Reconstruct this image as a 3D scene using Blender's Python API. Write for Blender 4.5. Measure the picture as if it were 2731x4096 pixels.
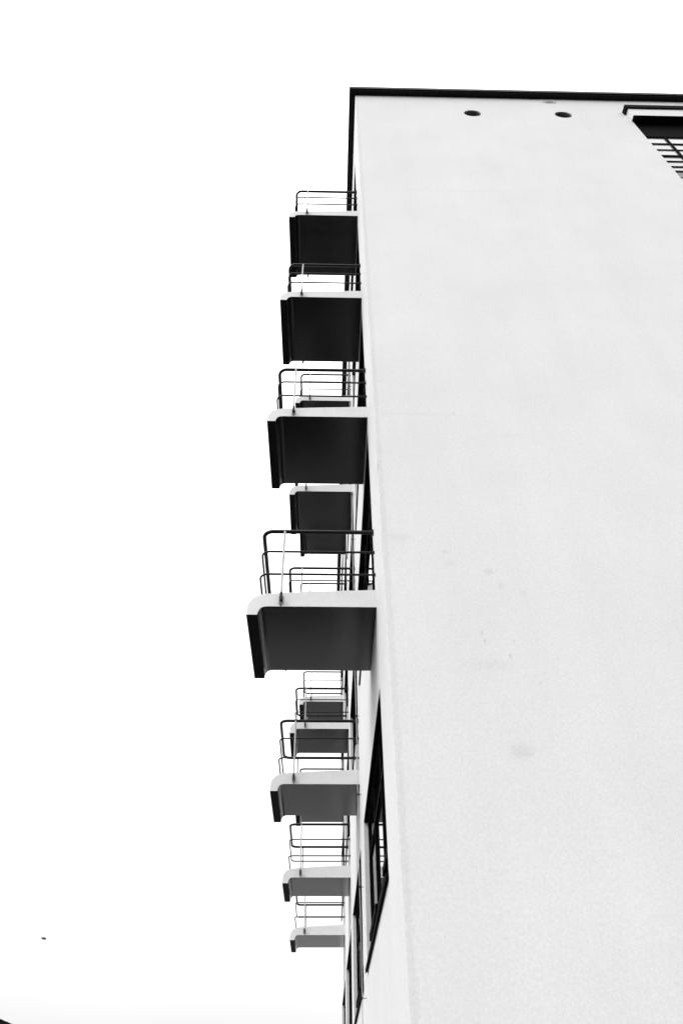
import bpy, bmesh, math, random
from mathutils import Vector, Matrix
from mathutils.geometry import tessellate_polygon
for o in list(bpy.data.objects): bpy.data.objects.remove(o)
scn = bpy.context.scene
COL = scn.collection
random.seed(4)
G0 = 5.75                      # height of the first balcony soffit above the ground

# ------------------------------------------------------------------ camera
yaw, pitch, roll = 0.025219, 0.759955, -0.007002
cy, sy, cp, sp = math.cos(yaw), math.sin(yaw), math.cos(pitch), math.sin(pitch)
fw = Vector((sy*cp, cy*cp, sp)); rt = Vector((cy, -sy, 0)); up = rt.cross(fw)
cr, sr = math.cos(roll), math.sin(roll)
R_, U_ = rt*cr + up*sr, up*cr - rt*sr
cam = bpy.data.objects.new('camera', bpy.data.cameras.new('camera')); COL.objects.link(cam)
M = Matrix((R_, U_, -fw)).transposed().to_4x4(); M.translation = Vector((-0.4878, -4.8630, -4.1274 + G0))
cam.matrix_world = M
cam.data.sensor_fit = 'VERTICAL'; cam.data.sensor_height = 36; cam.data.lens = 2803.68/4096*36
cam.data.clip_start = 0.05; cam.data.clip_end = 5000
scn.camera = cam

# ------------------------------------------------------------------ sky, sun, exposure (overcast, black and white)
SUN_EL, SUN_AZ = math.radians(50), math.radians(237)      # azimuth from +Y towards +X
w = bpy.data.worlds.new("World"); scn.world = w; w.use_nodes = True
nt = w.node_tree; nt.nodes.clear()
sky = nt.nodes.new('ShaderNodeTexSky'); sky.sky_type = 'NISHITA'; sky.sun_disc = False
sky.sun_elevation = SUN_EL; sky.sun_rotation = SUN_AZ
sky.air_density = 1.0; sky.dust_density = 6.0; sky.ozone_density = 1.0
bw = nt.nodes.new('ShaderNodeRGBToBW'); bg = nt.nodes.new('ShaderNodeBackground'); wo = nt.nodes.new('ShaderNodeOutputWorld')
bg.inputs['Strength'].default_value = 0.12
nt.links.new(sky.outputs[0], bw.inputs[0])
# cloud deck over the clear sky: brighter overhead than at the horizon, with soft unevenness
tcw = nt.nodes.new('ShaderNodeTexCoord'); sep = nt.nodes.new('ShaderNodeSeparateXYZ'); nt.links.new(tcw.outputs['Generated'], sep.inputs[0])
mr = nt.nodes.new('ShaderNodeMapRange'); mr.inputs[1].default_value = 0; mr.inputs[2].default_value = 1
mr.inputs[3].default_value = 3.45; mr.inputs[4].default_value = 17.5
nt.links.new(sep.outputs['Z'], mr.inputs[0])
cn = nt.nodes.new('ShaderNodeTexNoise'); cn.inputs['Scale'].default_value = 1.6; cn.inputs['Detail'].default_value = 4
nt.links.new(tcw.outputs['Generated'], cn.inputs['Vector'])
cm = nt.nodes.new('ShaderNodeMapRange'); cm.inputs[1].default_value = .3; cm.inputs[2].default_value = .7; cm.inputs[3].default_value = .93; cm.inputs[4].default_value = 1.06
nt.links.new(cn.outputs[0], cm.inputs[0])
mm = nt.nodes.new('ShaderNodeMath'); mm.operation = 'MULTIPLY'; nt.links.new(mr.outputs[0], mm.inputs[0]); nt.links.new(cm.outputs[0], mm.inputs[1])
ma = nt.nodes.new('ShaderNodeMath'); ma.operation = 'MULTIPLY_ADD'; ma.inputs[1].default_value = 0.3
nt.links.new(bw.outputs[0], ma.inputs[0]); nt.links.new(mm.outputs[0], ma.inputs[2])
nt.links.new(ma.outputs[0], bg.inputs[0]); nt.links.new(bg.outputs[0], wo.inputs[0])
sl = bpy.data.lights.new('sun', 'SUN'); sl.energy = 0.5; sl.angle = math.radians(35); sl.color = (1, 1, 1)
so = bpy.data.objects.new('sun', sl); COL.objects.link(so)
sd = Vector((math.sin(SUN_AZ)*math.cos(SUN_EL), math.cos(SUN_AZ)*math.cos(SUN_EL), math.sin(SUN_EL)))
so.rotation_euler = (-sd).to_track_quat('-Z', 'Y').to_euler()
scn.view_settings.view_transform = 'Standard'; scn.view_settings.look = 'None'
scn.view_settings.gamma = 1; scn.view_settings.exposure = 0.43
scn.view_settings.use_curve_mapping = False

# ------------------------------------------------------------------ materials
def mat(name, val, rough=0.6, metal=0.0, ior=1.5, noise=0.0, nscale=20.0, bump=0.0, bscale=60.0, spec=0.5):
    m = bpy.data.materials.new(name); m.use_nodes = True; t = m.node_tree; N = t.nodes; L = t.links
    b = N['Principled BSDF']; b.inputs['Roughness'].default_value = rough; b.inputs['Metallic'].default_value = metal
    b.inputs['IOR'].default_value = ior; b.inputs['Specular IOR Level'].default_value = spec
    tc = N.new('ShaderNodeTexCoord')
    if noise > 0:
        n = N.new('ShaderNodeTexNoise'); n.inputs['Scale'].default_value = nscale; n.inputs['Detail'].default_value = 5
        L.new(tc.outputs['Object'], n.inputs['Vector'])
        r = N.new('ShaderNodeMapRange'); r.inputs[1].default_value = 0.3; r.inputs[2].default_value = 0.7
        r.inputs[3].default_value = val*(1-noise); r.inputs[4].default_value = val*(1+noise)
        L.new(n.outputs[0], r.inputs[0]); L.new(r.outputs[0], b.inputs['Base Color'])
    else: b.inputs['Base Color'].default_value = (val, val, val, 1)
    if bump > 0:
        n = N.new('ShaderNodeTexNoise'); n.inputs['Scale'].default_value = bscale; n.inputs['Detail'].default_value = 4
        L.new(tc.outputs['Object'], n.inputs['Vector'])
        bp = N.new('ShaderNodeBump'); bp.inputs['Strength'].default_value = bump; bp.inputs['Distance'].default_value = 0.01
        L.new(n.outputs[0], bp.inputs['Height']); L.new(bp.outputs[0], b.inputs['Normal'])
    return m

# stains and chips of the gable plaster: x, z (above first soffit), radius x, radius z, strength
SPOTS = [(0.93,-1.885,.075,.055,.16),(0.15,0.18,.10,.045,.10),(0.20,0.14,.05,.05,.06),(0.579,0.01,.035,.02,.14),(0.604,-0.132,.05,.03,.09),
 (0.935,-0.215,.035,.03,.18),(1.026,-0.372,.03,.03,.12),(1.207,-0.453,.03,.02,.10),(0.802,-0.938,.012,.022,.28),
 (0.786,-0.87,.012,.02,.18),(0.985,-1.088,.014,.02,.24),(0.854,-1.132,.01,.012,.24),(0.80,-1.165,.16,.045,.07),
 (0.366,-1.275,.008,.008,.24),(0.272,-1.221,.008,.008,.24),(1.229,-1.243,.012,.012,.14),(1.182,-1.322,.01,.014,.18),
 (1.042,-0.94,.008,.01,.22),(0.105,2.004,.04,.05,.07),(0.45,2.0,.5,.014,.07),(0.034,4,.024,14,.11),(1.5,8.1,1.0,.05,.04),(0.881,2.02,.03,.035,.12),(1.451,1.659,.12,.03,.05),
 (4.26,12.97,.13,.075,1.1),(3.86,13.165,.15,.045,.9),(7.05,12.30,.20,.16,.14),(0.012,1.13,.015,.06,.3)]
def plaster(name, val, spots=False):
    m = mat(name, val, rough=0.88, spec=0.3, bump=0.15, bscale=200)
    t = m.node_tree; N = t.nodes; L = t.links; b = N['Principled BSDF']
    tc = [n for n in N if n.type == 'TEX_COORD'][0]
    def math_(op, a, c=None, clamp=False):
        n = N.new('ShaderNodeMath'); n.operation = op; n.use_clamp = clamp
        for i, v in enumerate((a, c)):
            if v is None: continue
            if isinstance(v, (int, float)): n.inputs[i].default_value = v
            else: L.new(v, n.inputs[i])
        return n.outputs[0]
    def nz(scale, detail, lo, hi, stretch=None, rough=0.5):
        n = N.new('ShaderNodeTexNoise'); n.inputs['Scale'].default_value = scale; n.inputs['Detail'].default_value = detail
        n.inputs['Roughness'].default_value = rough
        src = tc.outputs['Object']
        if stretch:
            mp = N.new('ShaderNodeMapping'); mp.inputs['Scale'].default_value = stretch; L.new(src, mp.inputs[0]); src = mp.outputs[0]
        L.new(src, n.inputs['Vector'])
        r = N.new('ShaderNodeMapRange'); r.inputs[1].default_value = 0.25; r.inputs[2].default_value = 0.75
        r.inputs[3].default_value = lo; r.inputs[4].default_value = hi
        L.new(n.outputs[0], r.inputs[0]); return r.outputs[0]
    v = math_('MULTIPLY', nz(0.9, 4, 0.962, 1.028), val)                       # broad mottling of the paint
    v = math_('MULTIPLY', v, nz(2.2, 5, 0.975, 1.015, (1, 1, .10)))           # faint rain runs
    v = math_('MULTIPLY', v, nz(42, 3, 0.90, 1.09, None, .9))                           # sand-float grain
    v = math_('MULTIPLY', v, nz(12, 3, 0.975, 1.02, None, .8))
    if not spots:                                                                     # pitting and lichen specks of old concrete
        n = N.new('ShaderNodeTexNoise'); n.inputs['Scale'].default_value = 26; n.inputs['Detail'].default_value = 3
        L.new(tc.outputs['Object'], n.inputs['Vector'])
        r = N.new('ShaderNodeMapRange'); r.inputs[1].default_value = .69; r.inputs[2].default_value = .76
        r.inputs[3].default_value = 1; r.inputs[4].default_value = .55; L.new(n.outputs[0], r.inputs[0])
        v = math_('MULTIPLY', v, r.outputs[0]); v = math_('MULTIPLY', v, nz(3, 4, .95, 1.03))
    if spots:
        dn = N.new('ShaderNodeTexNoise'); dn.inputs['Scale'].default_value = 28; dn.inputs['Detail'].default_value = 3
        L.new(tc.outputs['Object'], dn.inputs['Vector'])
        dist = math_('MULTIPLY', math_('SUBTRACT', dn.outputs[0], 0.5), 2.4)
        tot = None
        for x, z, rx, rz, s in SPOTS:
            vm = N.new('ShaderNodeVectorMath'); vm.operation = 'SUBTRACT'; vm.inputs[1].default_value = (x, 0, z + G0)
            L.new(tc.outputs['Object'], vm.inputs[0])
            sc = N.new('ShaderNodeVectorMath'); sc.operation = 'MULTIPLY'; sc.inputs[1].default_value = (1/rx, 3, 1/rz)
            L.new(vm.outputs[0], sc.inputs[0])
            ln = N.new('ShaderNodeVectorMath'); ln.operation = 'LENGTH'; L.new(sc.outputs[0], ln.inputs[0])
            mr = N.new('ShaderNodeMapRange'); mr.interpolation_type = 'SMOOTHSTEP'
            mr.inputs[1].default_value = 0.35; mr.inputs[2].default_value = 1.7; mr.inputs[3].default_value = s*.62; mr.inputs[4].default_value = 0
            L.new(math_('ADD', ln.outputs['Value'], dist), mr.inputs[0])
            tot = mr.outputs[0] if tot is None else math_('MAXIMUM', tot, mr.outputs[0])
        v = math_('MULTIPLY', v, math_('SUBTRACT', 1.0, tot))
    L.new(v, b.inputs['Base Color'])
    return m
M_WALL = plaster('white_plaster', 0.80, True)
M_SLAB = plaster('white_painted_concrete', 0.79)
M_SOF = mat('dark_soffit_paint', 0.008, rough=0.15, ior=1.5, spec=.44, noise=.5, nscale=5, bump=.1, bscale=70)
M_LIP = mat('bitumen_and_shade_black', 0.010, rough=0.9, spec=0.15, noise=.3, nscale=30)
M_BLK = mat('black_painted_steel', 0.005, rough=0.4, spec=.3, noise=.25, nscale=25)
M_CAP = mat('dark_sheet_metal', 0.004, spec=.2, rough=0.55, noise=.3, nscale=5)
M_CAP2 = mat('dark_eaves_board', 0.009, spec=.2, rough=0.8, noise=.3, nscale=5)
M_POST = mat('galvanised_steel', 0.5, rough=0.4, noise=.12, nscale=40)
M_RUST = mat('rusty_dark_iron', 0.02, rough=0.8, noise=.4, nscale=60)
M_GLASS = mat('dark_window_glass', 0.006, rough=0.015, ior=1.7, bump=.02, bscale=1.5)
M_REFL = mat('glass_with_painted_reflection', 0.36, rough=0.05, ior=1.8, noise=.04, nscale=3)  # pale base colour stands in for sky reflected in the glass
M_PANEL = mat('grey_infill_panel', 0.16, rough=0.5, noise=.15, nscale=9)
M_MATT = mat('frame_paint_and_shade_black', 0.004, rough=0.9, spec=.06)
M_DECK = mat('added_deck_dark', 0.03, rough=0.95, spec=.15, noise=.3, nscale=12)
M_PLATE = mat('weathered_zinc', 0.33, rough=0.6, noise=.3, nscale=40)
M_WIRE = mat('bare_aluminium_wire', 0.45, rough=0.45, metal=.6, noise=.1)
M_VENT = mat('shaded_duct_lining', 0.16, rough=0.9, noise=.4, nscale=14)
M_GRND = mat('dark_asphalt', 0.018, spec=.1, rough=0.95, noise=.45, nscale=3, bump=.6, bscale=30)
M_BOUNCE = mat('pale_bounce_ground', 0.19, spec=.2, rough=0.95, noise=.25, nscale=14, bump=.4, bscale=60)
M_ROOFT = mat('dark_roof_tiles', 0.005, spec=.1, rough=0.8, noise=.35, nscale=8)
M_BIRD = mat('dark_feathers', 0.10, rough=0.85, noise=.4, nscale=12)
M_BRICK = mat('grey_render', 0.30, rough=0.9, noise=.2, nscale=5)

# ------------------------------------------------------------------ mesh helpers
class MB:
    def __init__(s): s.v, s.f, s.m = [], [], []
    def add(s, vs, fs, mi=0):
        k = len(s.v); s.v += [tuple(v) for v in vs]; s.f += [tuple(k+i for i in f) for f in fs]; s.m += [mi]*len(fs)
    def box(s, x0, x1, y0, y1, z0, z1, mi=0):
        vs = [(x, y, z) for x in (x0, x1) for y in (y0, y1) for z in (z0, z1)]
        s.add(vs, [(0,1,3,2),(4,6,7,5),(0,4,5,1),(2,3,7,6),(0,2,6,4),(1,5,7,3)], mi)
    def tube(s, pts, r, n=10, closed_caps=True, mi=0):
        pts = [Vector(p) for p in pts]; rings = []
        t0 = (pts[1]-pts[0]).normalized(); ref = Vector((0,0,1)) if abs(t0.z) < .9 else Vector((0,1,0))
        nrm = t0.cross(ref).normalized()
        vs = []
        for i, p in enumerate(pts):
            a = pts[max(i-1,0)]; b = pts[min(i+1,len(pts)-1)]; t = (b-a).normalized()
            nrm = (nrm - t*nrm.dot(t)).normalized(); bi = t.cross(nrm)
            vs += [p + (nrm*math.cos(k*2*math.pi/n) + bi*math.sin(k*2*math.pi/n))*r for k in range(n)]
        fs = [(i*n+k, i*n+(k+1)%n, (i+1)*n+(k+1)%n, (i+1)*n+k) for i in range(len(pts)-1) for k in range(n)]
        if closed_caps: fs += [tuple(range(n))[::-1], tuple((len(pts)-1)*n+k for k in range(n))]
        s.add(vs, fs, mi)
    def build(s, name, mats, parent=None, smooth=False, bevel=0, loc=None):
        me = bpy.data.meshes.new(name); me.from_pydata(s.v, [], s.f)
        if not isinstance(mats, (list, tuple)): mats = [mats]
        for m in mats: me.materials.append(m)
        me.polygons.foreach_set('material_index', s.m)
        bm = bmesh.new(); bm.from_mesh(me); bmesh.ops.recalc_face_normals(bm, faces=bm.faces)
        if bevel:
            bmesh.ops.bevel(bm, geom=[e for e in bm.edges if e.is_manifold and e.calc_face_angle(0) > .6], offset=bevel, segments=2, affect='EDGES', profile=.6)
        bm.to_mesh(me); bm.free()
        if smooth:
            me.polygons.foreach_set('use_smooth', [True]*len(me.polygons))
            me.set_sharp_from_angle(angle=math.radians(40))
        me.update()
        o = bpy.data.objects.new(name, me); COL.objects.link(o)
        if parent: o.parent = parent
        if loc: o.location = loc
        return o
def arc(c, r, a0, a1, n):
    return [(c[0]+r*math.cos(a0+(a1-a0)*i/n), c[1]+r*math.sin(a0+(a1-a0)*i/n)) for i in range(n+1)]
def copy_tree(o, parent=None):
    c = o.copy(); COL.objects.link(c)
    if parent: c.parent = parent
    for ch in [x for x in bpy.data.objects if x.parent == o]: copy_tree(ch, c)
    return c

# ------------------------------------------------------------------ ground
g = MB(); g.add([(-1500,-1500,0),(1500,-1500,0),(1500,1500,0),(-1500,1500,0)], [(0,1,2,3)])
o = g.build('ground', M_GRND); o['kind'] = 'structure'
g = MB()
g.add([(-60,15.5,.004),(40,15.5,.004),(40,260,.004),(-60,260,.004)], [(0,1,2,3)])
o = g.build('pale_bounce_strip', M_BOUNCE); o['kind'] = 'structure'  # unseen pale strip, added to bounce light onto the farther soffits

g = MB(); g.add([(-60,9.7,.004),(40,9.7,.004),(40,15.5,.004),(-60,15.5,.004)], [(0,1,2,3)])
o = g.build('grey_bounce_strip', mat('grey_bounce_ground', 0.26, rough=0.9, noise=.35, nscale=5, bump=.5, bscale=25)); o['kind'] = 'structure'  # unseen mid-grey strip, placed to lighten the lowest near soffit

# ------------------------------------------------------------------ the block
H, S = 3.0, 4.3355                         # storey height, bay width
DEP, LENG, ZT = 13.5, 18.3, 13.18          # width of gable, length of facade, top of wall
JN, JF, DR = 0.93, 4.335, 1.95             # near jamb, far jamb, door edge within a bay
BY0, BW, BD = 0.8505, 1.2087, 1.2879       # balcony near edge, width, projection
RV = 0.30
bld = bpy.data.objects.new('apartment_block', None); COL.objects.link(bld)
bld['label'] = 'white plastered five-storey block with black roof edge, seen from its corner'
bld['category'] = 'building'

def Z(z): return z + G0
CH = 0.004
wall = MB()
def face_with_holes(outer, holes, tf, depth, mi=0):
    """planar face with openings and the reveals behind them; tf maps (u, z, inward depth) to 3D"""
    loops = [outer] + holes
    flat = [p for l in loops for p in l]
    tris = tessellate_polygon([[Vector((p[0], p[1], 0)) for p in l] for l in loops])
    wall.add([tf(p[0], p[1], 0) for p in flat], [tuple(t) for t in tris], mi)
    for l in holes:
        n = len(l)
        wall.add([tf(p[0], p[1], 0) for p in l] + [tf(p[0], p[1], depth) for p in l],
                 [(i, (i+1) % n, n+(i+1) % n, n+i) for i in range(n)], mi)
holes = []
for b in range(4):
    y = b*S
    for l in range(4):
        z = Z(l*H)
        holes.append([(y+JN, z+.213), (y+DR, z+.213), (y+DR, z+1.15), (y+JF, z+1.15), (y+JF, z+2.83), (y+JN, z+2.83)])
    holes.append([(y+JN, Z(-2.44)), (y+JF, Z(-2.44)), (y+JF, Z(-.84)), (y+JN, Z(-.84))])
face_with_holes([(CH, 0), (LENG, 0), (LENG, Z(ZT)), (CH, Z(ZT))], holes, lambda u, z, d: (d, u, z), RV)
GX0, GX1, GZ0, GZ1 = 5.76, 9.2, 8.87, 11.83
vents = [(2.455, 12.14, .182), (4.385, 12.165, .182)]
gh = [[(GX0, Z(GZ0)), (GX1, Z(GZ0)), (GX1, Z(GZ1)), (GX0, Z(GZ1))]]
for x, z, r in vents: gh.append([(x+r*math.cos(a*math.pi/16), Z(z)+r*1.05*math.sin(a*math.pi/16)) for a in range(32)])
face_with_holes([(CH, 0), (DEP, 0), (DEP, Z(ZT)), (CH, Z(ZT))], gh, lambda u, z, d: (u, d, z), .34)
ZTT = Z(ZT)
# rounded corner bead
cs = arc((CH, CH), CH, math.pi, 1.5*math.pi, 4)
wall.add([(x, y, 0) for x, y in cs] + [(x, y, ZTT) for x, y in cs], [(i, i+1, 6+i, 5+i) for i in range(4)])
wall.add([(DEP,0,0),(DEP,LENG,0),(DEP,LENG,ZTT),(DEP,0,ZTT)], [(0,1,2,3)])
wall.add([(0,LENG,0),(DEP,LENG,0),(DEP,LENG,ZTT),(0,LENG,ZTT)], [(0,3,2,1)])
me = bpy.data.meshes.new('wall'); me.from_pydata(wall.v, [], wall.f); me.materials.append(M_WALL)
bm = bmesh.new(); bm.from_mesh(me); bmesh.ops.remove_doubles(bm, verts=bm.verts, dist=1e-5); bmesh.ops.recalc_face_normals(bm, faces=bm.faces); bm.to_mesh(me); bm.free()
o = bpy.data.objects.new('wall', me); COL.objects.link(o); o.parent = bld
r = MB(); r.box(-.05, DEP+.05, -.05, LENG+.05, ZTT+.002, ZTT+.06)
r.build('roof', M_CAP, bld)
# coping: an eaves board against the wall, a sheet-metal cap over it
c = MB()
def ring(mb, o0, i0, z0, z1, mi):
    a = [(-o0,-o0),(DEP+o0,-o0),(DEP+o0,LENG+o0),(-o0,LENG+o0)]; b_ = [(i0,i0),(DEP-i0,i0),(DEP-i0,LENG-i0),(i0,LENG-i0)]
    vs = [(x,y,z) for z in (z0,z1) for x,y in a] + [(x,y,z) for z in (z0,z1) for x,y in b_]
    fs = []
    for i in range(4):
        j = (i+1) % 4
        fs += [(i,j,4+j,4+i),(8+i,12+i,12+j,8+j),(i,8+i,8+j,j),(4+i,4+j,12+j,12+i)]
    mb.add(vs, fs, mi)
ring(c, .104, -.004, ZTT-.004, ZTT+.10, 1)
ring(c, .122, .10, ZTT+.103, ZTT+.15, 0)
for o0 in (.128,):       # drip edge of the cap
    ring(c, .130, -.121, ZTT+.035, ZTT+.149, 0)
y = 1.3
while y < LENG: c.box(-.1325, -.121, y-.012, y+.012, ZTT+.03, ZTT+.152, 0); y += 2.0
x = 1.1
while x < DEP: c.box(x-.012, x+.012, -.1325, -.121, ZTT+.03, ZTT+.152, 0); x += 2.0
c.build('coping', [M_CAP, M_CAP2], bld)

# vents: duct lined in dark grey, the shade of the hole put into its colour
for x, z, rr in vents:
    v = MB(); n = 32
    for (r0, y0_, r1, y1_) in ((rr-.004, .02, rr-.004, .33),):
        vs = [(x+r0*math.cos(a*2*math.pi/n), y0_, Z(z)+r0*1.05*math.sin(a*2*math.pi/n)) for a in range(n)] + \
             [(x+r1*math.cos(a*2*math.pi/n), y1_, Z(z)+r1*1.05*math.sin(a*2*math.pi/n)) for a in range(n)]
        v.add(vs, [(i,(i+1)%n,n+(i+1)%n,n+i) for i in range(n)] + [tuple(n+i for i in range(n))])
    v.build('vent', M_VENT, bld, smooth=True)

# canopy box over the gable window
c = MB(); c.box(5.742, 9.3, -.118, -.001, Z(GZ1)+.003, Z(12.31)); cano = c.build('canopy', M_WALL, bld)
c = MB()
c.box(5.70, 9.34, -.150, -.121, Z(12.235), Z(12.40)); c.box(5.70, 5.738, -.1205, -.001, Z(12.235), Z(12.40))
c.box(5.739, 9.34, -.1205, -.001, Z(12.315), Z(12.40))
c.build('drip_edge', M_MATT, cano)
c = MB(); c.box(5.744, 9.298, -.116, .30, Z(GZ1)-.006, Z(GZ1)+.002); c.v = [(max(x,5.764) if y > 0 else x, y, z) for x,y,z in c.v]
c.build('soffit', M_LIP, cano)  # black sheet paints in the shade under canopy and window head

# ------------------------------------------------------------------ windows
def bar_y(m, y0, y1, z0, z1, x0, x1): m.box(x0, x1, y0, y1, z0, z1)
def facade_window(ground):
    """one bay's glazing, built at bay origin; returns its frame"""
    f = MB(); X0, X1, XG = .055, .105, .078
    W = .045
    if ground: zb, zt, tr = -2.36, -.845, [-2.12, -1.27]
    else:      zb, zt, tr = 1.17, 2.825, [2.36]
    def post(y, a, b, w=W): f.box(X0, X1, y-w/2, y+w/2, a, b)
    def rail(z, a, b, w=W): f.box(X0+.002, X1-.002, a, b, z-w/2, z+w/2)
    panes = []
    ystart = JN
    m1, m2 = 2.0, 3.12
    if ground:
        cols = [(JN, m1), (m1, m2), (m2, JF)]
        post(JN+W/2, zb, zt); post(m1, zb, zt); post(m2, zb, zt); post(JF-W/2, zb, zt)
        f.box(X0+.001, X1-.001, JN, JF, zt-W, zt); f.box(X0+.001, X1-.001, JN, JF, zb, zb+W)
        for t in tr: rail(t, JN, JF)
        f.box(.030, X1-.001, m2-.03, JF-.012, -2.165, -2.09)        # bottom rail of the far casement stands proud
        f.box(.030, X1-.001, JN+.004, m1-.03, -2.16, -2.10)
        for a, b in cols:
            zs = [zb] + tr + [zt]
            for i in range(len(zs)-1):
                if a == JN and i == 1: continue                       # this casement stands open
                panes.append((a+.02, b-.02, zs[i]+.02, zs[i+1]-.02))
    else:
        post(JN+W/2, .216, zt); post(DR-W/2, .216, zt); post(JF-W/2, zb, zt); post(m2, zb, zt)
        f.box(X0+.001, X1-.001, JN, JF, zt-W, zt); f.box(X0+.001, X1-.001, DR, JF, zb, zb+W)
        rail(2.36, JN, JF); rail(1.17, JN, DR); f.box(X0+.003, X1-.003, JN, DR, .216, .40); f.box(.035, X1-.003, JN+.002, JN+.09, .216, zt-.02)
        panes += [(JN+.02, DR-.02, .38, 1.17), (JN+.02, DR-.02, 1.17, 2.36), (JN+.02, DR-.02, 2.36, zt-.02)]
        for a, b in ((DR, m2), (m2, JF)):
            panes += [(a+.02, b-.02, zb+.02, 2.36), (a+.02, b-.02, 2.36, zt-.02)]
    fr = f.build('window', M_MATT, bld)
    for (a, b, z0, z1) in panes:
        p = MB(); jx = random.uniform(-.0015, .0015)
        p.add([(XG+jx, a, z0), (XG+jx, b, z0), (XG-jx, b, z1), (XG-jx, a, z1),
               (XG+.006+jx, a, z0), (XG+.006+jx, b, z0), (XG+.006-jx, b, z1), (XG+.006-jx, a, z1)],
              [(0,1,2,3),(7,6,5,4),(0,4,5,1),(1,5,6,2),(2,6,7,3),(3,7,4,0)])
        p.build('pane', M_GLASS, fr)
    s = MB()
    if ground:
        vs0 = [(-.024, Z_) for Z_ in (zb-.10, zb-.072)]
        s.add([(-.026, y, zb-.115) for y in (JN-.01, JF+.01)] + [(-.026, y, zb-.075) for y in (JN-.01, JF+.01)]
              + [(.10, y, zb-.04) for y in (JN+.002, JF-.002)] + [(.10, y, zb-.003) for y in (JN+.002, JF-.002)]
              , [(0,1,3,2),(4,6,7,5),(0,4,5,1),(2,3,7,6),(0,2,6,4),(1,5,7,3)])
    else:
        s.add([(-.022, y, zb-.06) for y in (DR-.01, JF+.01)] + [(-.022, y, zb-.03) for y in (DR-.01, JF+.01)]
              + [(.10, y, zb-.018) for y in (DR+.002, JF-.002)] + [(.10, y, zb-.003) for y in (DR+.002, JF-.002)]
              , [(0,1,3,2),(4,6,7,5),(0,4,5,1),(2,3,7,6),(0,2,6,4),(1,5,7,3)])
    s.build('sill', M_MATT, fr)
    s = MB(); s.box(.002, .2, JN+.002, JF-.002, zt+.0015, zt+.004)
    s.build('lintel_shade', M_MATT, fr)  # dark lining paints in the shade on the underside of the opening
    return fr
wg, wu = facade_window(True), facade_window(False)
for b in range(4):
    for l in range(-1, 4):
        if l < 0: wn = wg if b == 0 else copy_tree(wg, bld)
        else: wn = wu if (b, l) == (0, 0) else copy_tree(wu, bld)
        wn.location = (0, b*S, G0 + (0 if l < 0 else l*H))

# gable window
f = MB(); YF = .050
bars = [(9.315, .035), (9.555, .012), (9.82, .012), (10.09, .034), (10.415, .007), (10.735, .020), (11.085, .010)]
for z, h in bars: f.box(GX0, GX1, YF+.003, YF+.045, Z(z)-h, Z(z)+h)
f.box(GX0, GX1, YF+.003, YF+.045, Z(GZ1)-.05, Z(GZ1)-.008); f.box(GX0, GX1, YF+.003, YF+.045, Z(GZ0)+.006, Z(GZ0)+.05)
MX = [GX0+.02, 6.225, 6.90, 7.57, 8.25, GX1-.02]
for x in MX: f.box(x-.02, x+.02, YF, YF+.048, Z(GZ0)+.004, Z(GZ1)-.007)
gw = f.build('window', M_MATT, bld); gw['label'] = 'gable window with many horizontal glazing bars'
zz_ = [b_[0] for b_ in bars]
p = MB(); p.box(GX0+.004, GX1-.004, YF-.004, YF+.05, Z(11.10), Z(GZ1)-.009); p.build('dark_reflection_panel', M_MATT, gw)  # black panel stands in for the canopy's dark reflection in the upper panes
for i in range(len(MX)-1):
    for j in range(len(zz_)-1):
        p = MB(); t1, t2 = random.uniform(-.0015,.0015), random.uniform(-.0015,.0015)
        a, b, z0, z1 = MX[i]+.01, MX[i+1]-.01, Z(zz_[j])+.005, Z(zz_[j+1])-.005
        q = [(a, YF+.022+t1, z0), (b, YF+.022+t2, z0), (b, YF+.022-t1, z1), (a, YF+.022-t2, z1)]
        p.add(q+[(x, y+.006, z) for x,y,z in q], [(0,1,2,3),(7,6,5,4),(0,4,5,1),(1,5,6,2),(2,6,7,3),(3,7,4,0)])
        p.build('pane', M_REFL, gw)
    p = MB(); p.box(MX[i]+.02, MX[i+1]-.02, YF+.012, YF+.03, Z(GZ0)+.05, Z(9.285)); p.build('infill_panel', M_PANEL, gw)
s = MB(); s.box(GX0+.002, GX1-.002, -.012, YF, Z(GZ0)-.03, Z(GZ0)+.003); s.build('sill', M_BLK, gw)

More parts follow.
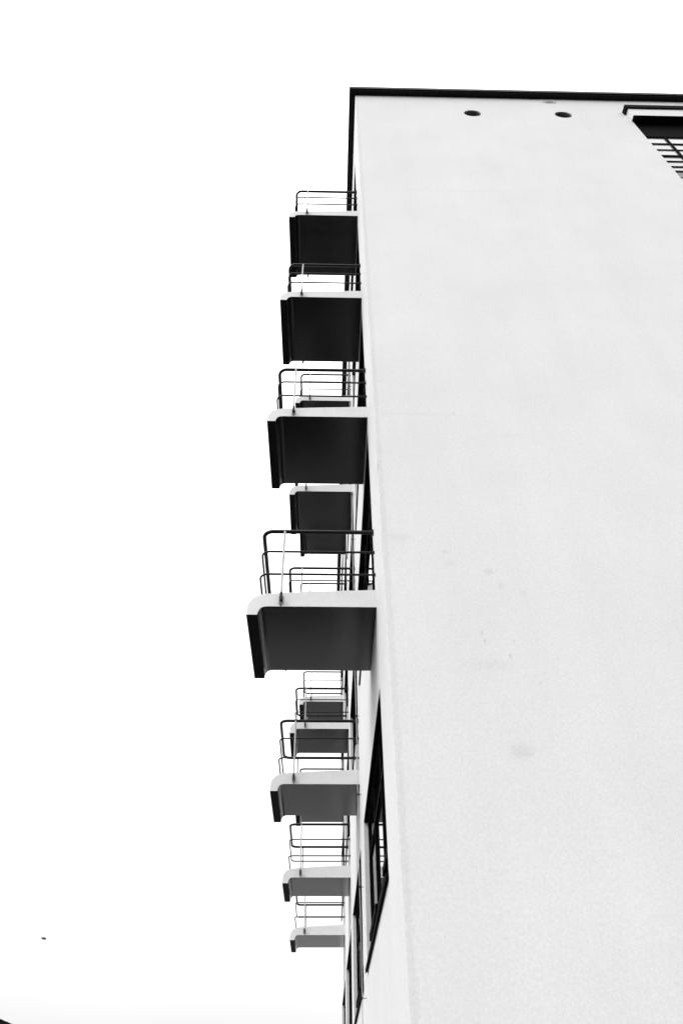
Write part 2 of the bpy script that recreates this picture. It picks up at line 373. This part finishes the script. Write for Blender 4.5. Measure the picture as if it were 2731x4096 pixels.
# ------------------------------------------------------------------ balconies
def balcony():
    prof_top = [(0, .213), (-.55, .192), (-.946, .168), (-1.113, .154), (-1.19, .132), (-1.243, .095), (-1.271, .049), (-1.284, -.005), (-BD, -.06)]
    lip = [(-BD, -.1023), (-BD+.108, -.1023)]
    inner = [(-BD+.111, -.075), (-BD+.122, -.040), (-BD+.140, -.016), (-BD+.168, -.003), (-BD+.20, 0)]
    out = prof_top + lip + inner + [(0, 0)]
    sl = MB(); n = len(out)
    def cap(y): return [(x, y, z) for x, z in out]
    sl.v = cap(0) + cap(BW); sl.f = []; sl.m = []
    tr = tessellate_polygon([[Vector((x, z, 0)) for x, z in out]])
    sl.f += [tuple(t) for t in tr] + [tuple(n+i for i in t)[::-1] for t in tr]
    sl.f += [(i, (i+1) % n, n+(i+1) % n, n+i) for i in range(n)]
    sl.m = [0]*len(sl.f)
    slab = sl.build('balcony', M_SLAB, bld, smooth=True)
    dk = MB(); tp = [p_ for p_ in prof_top if p_[0] > -1.15]
    for k in range(len(tp)-1):
        (xa, za), (xb, zb_) = tp[k], tp[k+1]; xa = min(xa, -.004)
        dk.add([(xa, .03, za+.004), (xb, .03, zb_+.004), (xb, BW-.03, zb_+.004), (xa, BW-.03, za+.004),
                (xa, .03, za-.002), (xb, .03, zb_-.002), (xb, BW-.03, zb_-.002), (xa, BW-.03, za-.002)],
               [(0,1,2,3),(0,1,5,4),(3,2,6,7)])
    dk.build('added_deck', M_DECK, slab)  # unseen dark layer, added to keep bright slab tops out of soffit reflections
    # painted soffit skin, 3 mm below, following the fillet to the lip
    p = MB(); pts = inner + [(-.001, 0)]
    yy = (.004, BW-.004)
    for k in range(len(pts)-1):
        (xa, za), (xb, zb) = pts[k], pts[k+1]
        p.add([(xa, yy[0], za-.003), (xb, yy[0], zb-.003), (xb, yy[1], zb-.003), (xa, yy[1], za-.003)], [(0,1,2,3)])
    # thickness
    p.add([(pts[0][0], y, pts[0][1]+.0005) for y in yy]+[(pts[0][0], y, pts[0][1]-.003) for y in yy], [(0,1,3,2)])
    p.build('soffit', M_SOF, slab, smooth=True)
    p = MB(); p.box(-BD-.001, -BD+.109, -.0015, BW+.0015, -.1055, -.1025); 
    p.box(-BD+.1085, -BD+.1105, .0, BW, -.1055, -.074)
    p.build('drip_strip', M_LIP, slab)
    ya, yb = -.048, BW+.048
    def uloop(x_end, z, xf, rad, r_, name):
        pl = [(x_end, ya), (xf+rad, ya)] + arc((xf+rad, ya+rad), rad, 1.5*math.pi, math.pi, 8)[1:] + \
             [(xf, (ya+yb)/2)] + arc((xf+rad, yb-rad), rad, math.pi, .5*math.pi, 8) + [(x_end, yb)]
        t = MB(); t.tube([(x, y, z) for x, y in pl], r_, 12)
        for yq in (ya, yb): t.tube([(-.012, yq, z), (-.001, yq, z)], r_*1.7, 12)   # wall flange
        return t.build(name, M_BLK, slab, smooth=True)
    uloop(-.001, .955, -1.185, .10, .022, 'handrail')
    uloop(-.001, .672, -1.185, .085, .0115, 'rail')
    uloop(-.001, .370, -1.185, .085, .0115, 'rail')
    for yq, s_ in ((ya, -1), (yb, 1)):
        t = MB(); t.tube([(-.957, yq + s_*.012, .95), (-.953, yq + s_*.012, .085)], .0115, 10)
        t.build('post', M_POST, slab, smooth=True)
        b_ = MB(); yw = 0 if s_ < 0 else BW
        b_.tube([(-.953, yq+s_*.012, .125), (-.953, yq+s_*.012, .035)], .015, 8)
        lo, hi = sorted((yw, yq + s_*.005)); b_.box(-.968, -.938, lo, hi, .055, .10)
        b_.build('bracket', M_RUST, slab)
        b_ = MB(); b_.box(-.978, -.928, *sorted((yw, yw+s_*.006)), .028, .125); b_.build('plate', M_PLATE, slab)
    # bedroom-side drip holes and stain bolts left out; water stain below the bracket is rust
    t = MB(); t.box(-.962, -.944, -.0012, -.0002, .002, .03); t.build('rust_streak', M_PANEL, slab)
    return slab
bal = balcony()
for b in range(4):
    for l in range(4):
        k = bal if (b, l) == (0, 0) else copy_tree(bal, bld)
        k.location = (0, BY0 + b*S, Z(l*H))

# lightning conductor on the pier between the first two bays
t = MB(); pts = []
z = .05
while z < ZTT+.1:
    pts.append((-.050 + .004*math.sin(z*2.3), 4.75 + .006*math.sin(z*1.1), z)); z += .4
pts.append((-.14, 4.75, ZTT+.10))
t.tube(pts, .0045, 8); lc = t.build('lightning_cable', M_WIRE, bld, smooth=True)
z = -2.64-1.16*2
while z < 13:
    t = MB(); zz = Z(z); t.tube([(-.045, 4.75, zz), (0, 4.75, zz)], .004, 6)
    t.box(-.060, -.040, 4.738, 4.762, zz-.014, zz+.014)
    t.build('clamp', M_RUST, lc)
    z += 1.16

# ------------------------------------------------------------------ bird
def bird():
    root = bpy.data.objects.new('bird', None); COL.objects.link(root)
    root.location = (-23.0, 60, 13.48 + 2.2)
    root['label'] = 'small dark bird gliding in the pale sky left of the block'; root['category'] = 'bird'
    body = MB(); n = 10
    prof = [(-.17, .004), (-.14, .022), (-.08, .045), (0, .055), (.07, .045), (.115, .03), (.14, .034), (.165, .03), (.185, .014), (.205, .003)]
    vs = []
    for x, r_ in prof: vs += [(x, r_*math.cos(k*2*math.pi/n), r_*.9*math.sin(k*2*math.pi/n) + (.012 if x > .12 else 0)) for k in range(n)]
    fs = [(i*n+k, i*n+(k+1) % n, (i+1)*n+(k+1) % n, (i+1)*n+k) for i in range(len(prof)-1) for k in range(n)] + [tuple(range(n)), tuple((len(prof)-1)*n+k for k in range(n))]
    body.add(vs, fs)
    body.add([(-.15,-.02,.004),(-.15,.02,.004),(-.27,.055,0),(-.27,-.055,0),(-.15,-.02,-.004),(-.15,.02,-.004),(-.27,.055,-.006),(-.27,-.055,-.006)], [(0,1,2,3),(4,7,6,5),(0,3,7,4),(1,5,6,2),(3,2,6,7)])
    body.build('body', M_BIRD, root, smooth=True)
    for s in (-1, 1):
        st = [(.04, .08, -.11, .0), (.17, .11, -.08, .05), (.30, .10, -.05, .085), (.42, .02, -.06, .07)]
        wv = []
        for y, xf, xb, zz in st: wv += [(xf, s*y, zz), (xb, s*y, zz-.006), (xf, s*y, zz-.014), (xb, s*y, zz-.012)]
        ff = []
        for i in range(3):
            a, b_ = i*4, i*4+4
            ff += [(a, a+1, b_+1, b_), (a+2, b_+2, b_+3, a+3), (a, b_, b_+2, a+2), (a+1, a+3, b_+3, b_+1)]
        ff += [(0,2,3,1), (12,13,15,14)]
        m = MB(); m.add(wv, ff); m.build('wing', M_BIRD, root)
    root.rotation_euler = (math.radians(12), math.radians(10), math.radians(35)); root.scale = (1.25, 1.25, 1.25)
    return root
bird()

# ------------------------------------------------------------------ neighbouring house, only its roof corner shows
hs = bpy.data.objects.new('neighbour_house', None); COL.objects.link(hs); hs.location = (-17.3, 40, 0)
hs['label'] = 'dark tiled roof slope of a low house at the bottom left edge'; hs['category'] = 'house'
RZ = 1.96 + G0                      # verge height at local x = 0
tanp = .315
def rz(x): return RZ - tanp*x
m = MB(); e, rg = 1.9, -5.0          # eave and ridge local x
xl = 2*rg - e
poly = [(xl+.5, 0), (e-.5, 0), (e-.5, rz(e-.5)-.25), (rg, rz(rg)-.25), (xl+.5, rz(e-.5)-.25)]
m.add([(x, .3, z) for x, z in poly]+[(x, 8.7, z) for x, z in poly], [(0,1,2,3,4),(9,8,7,6,5)]+[(i,(i+1)%5,5+(i+1)%5,5+i) for i in range(5)])
m.build('wall', M_BRICK, hs)
m = MB()
for side in (1, -1):
    x = 0.0; n = int((e-rg)/.30)
    for i in range(n+1):
        a = rg + i*.30; b_ = min(a+.34, e)
        za, zb = rz(a)-.02, rz(b_)+.035
        X = (lambda q: q) if side == 1 else (lambda q: 2*rg - q)
        m.add([(X(a), 0, za-.16), (X(b_), 0, zb-.16), (X(b_), 0, zb-.012), (X(a), 0, za), (X(a), 9, za-.16), (X(b_), 9, zb-.16), (X(b_), 9, zb-.012), (X(a), 9, za)],
              [(0,1,2,3),(4,7,6,5),(0,4,5,1),(3,2,6,7),(1,5,6,2),(0,3,7,4)])
m.build('roof', M_ROOFT, hs)
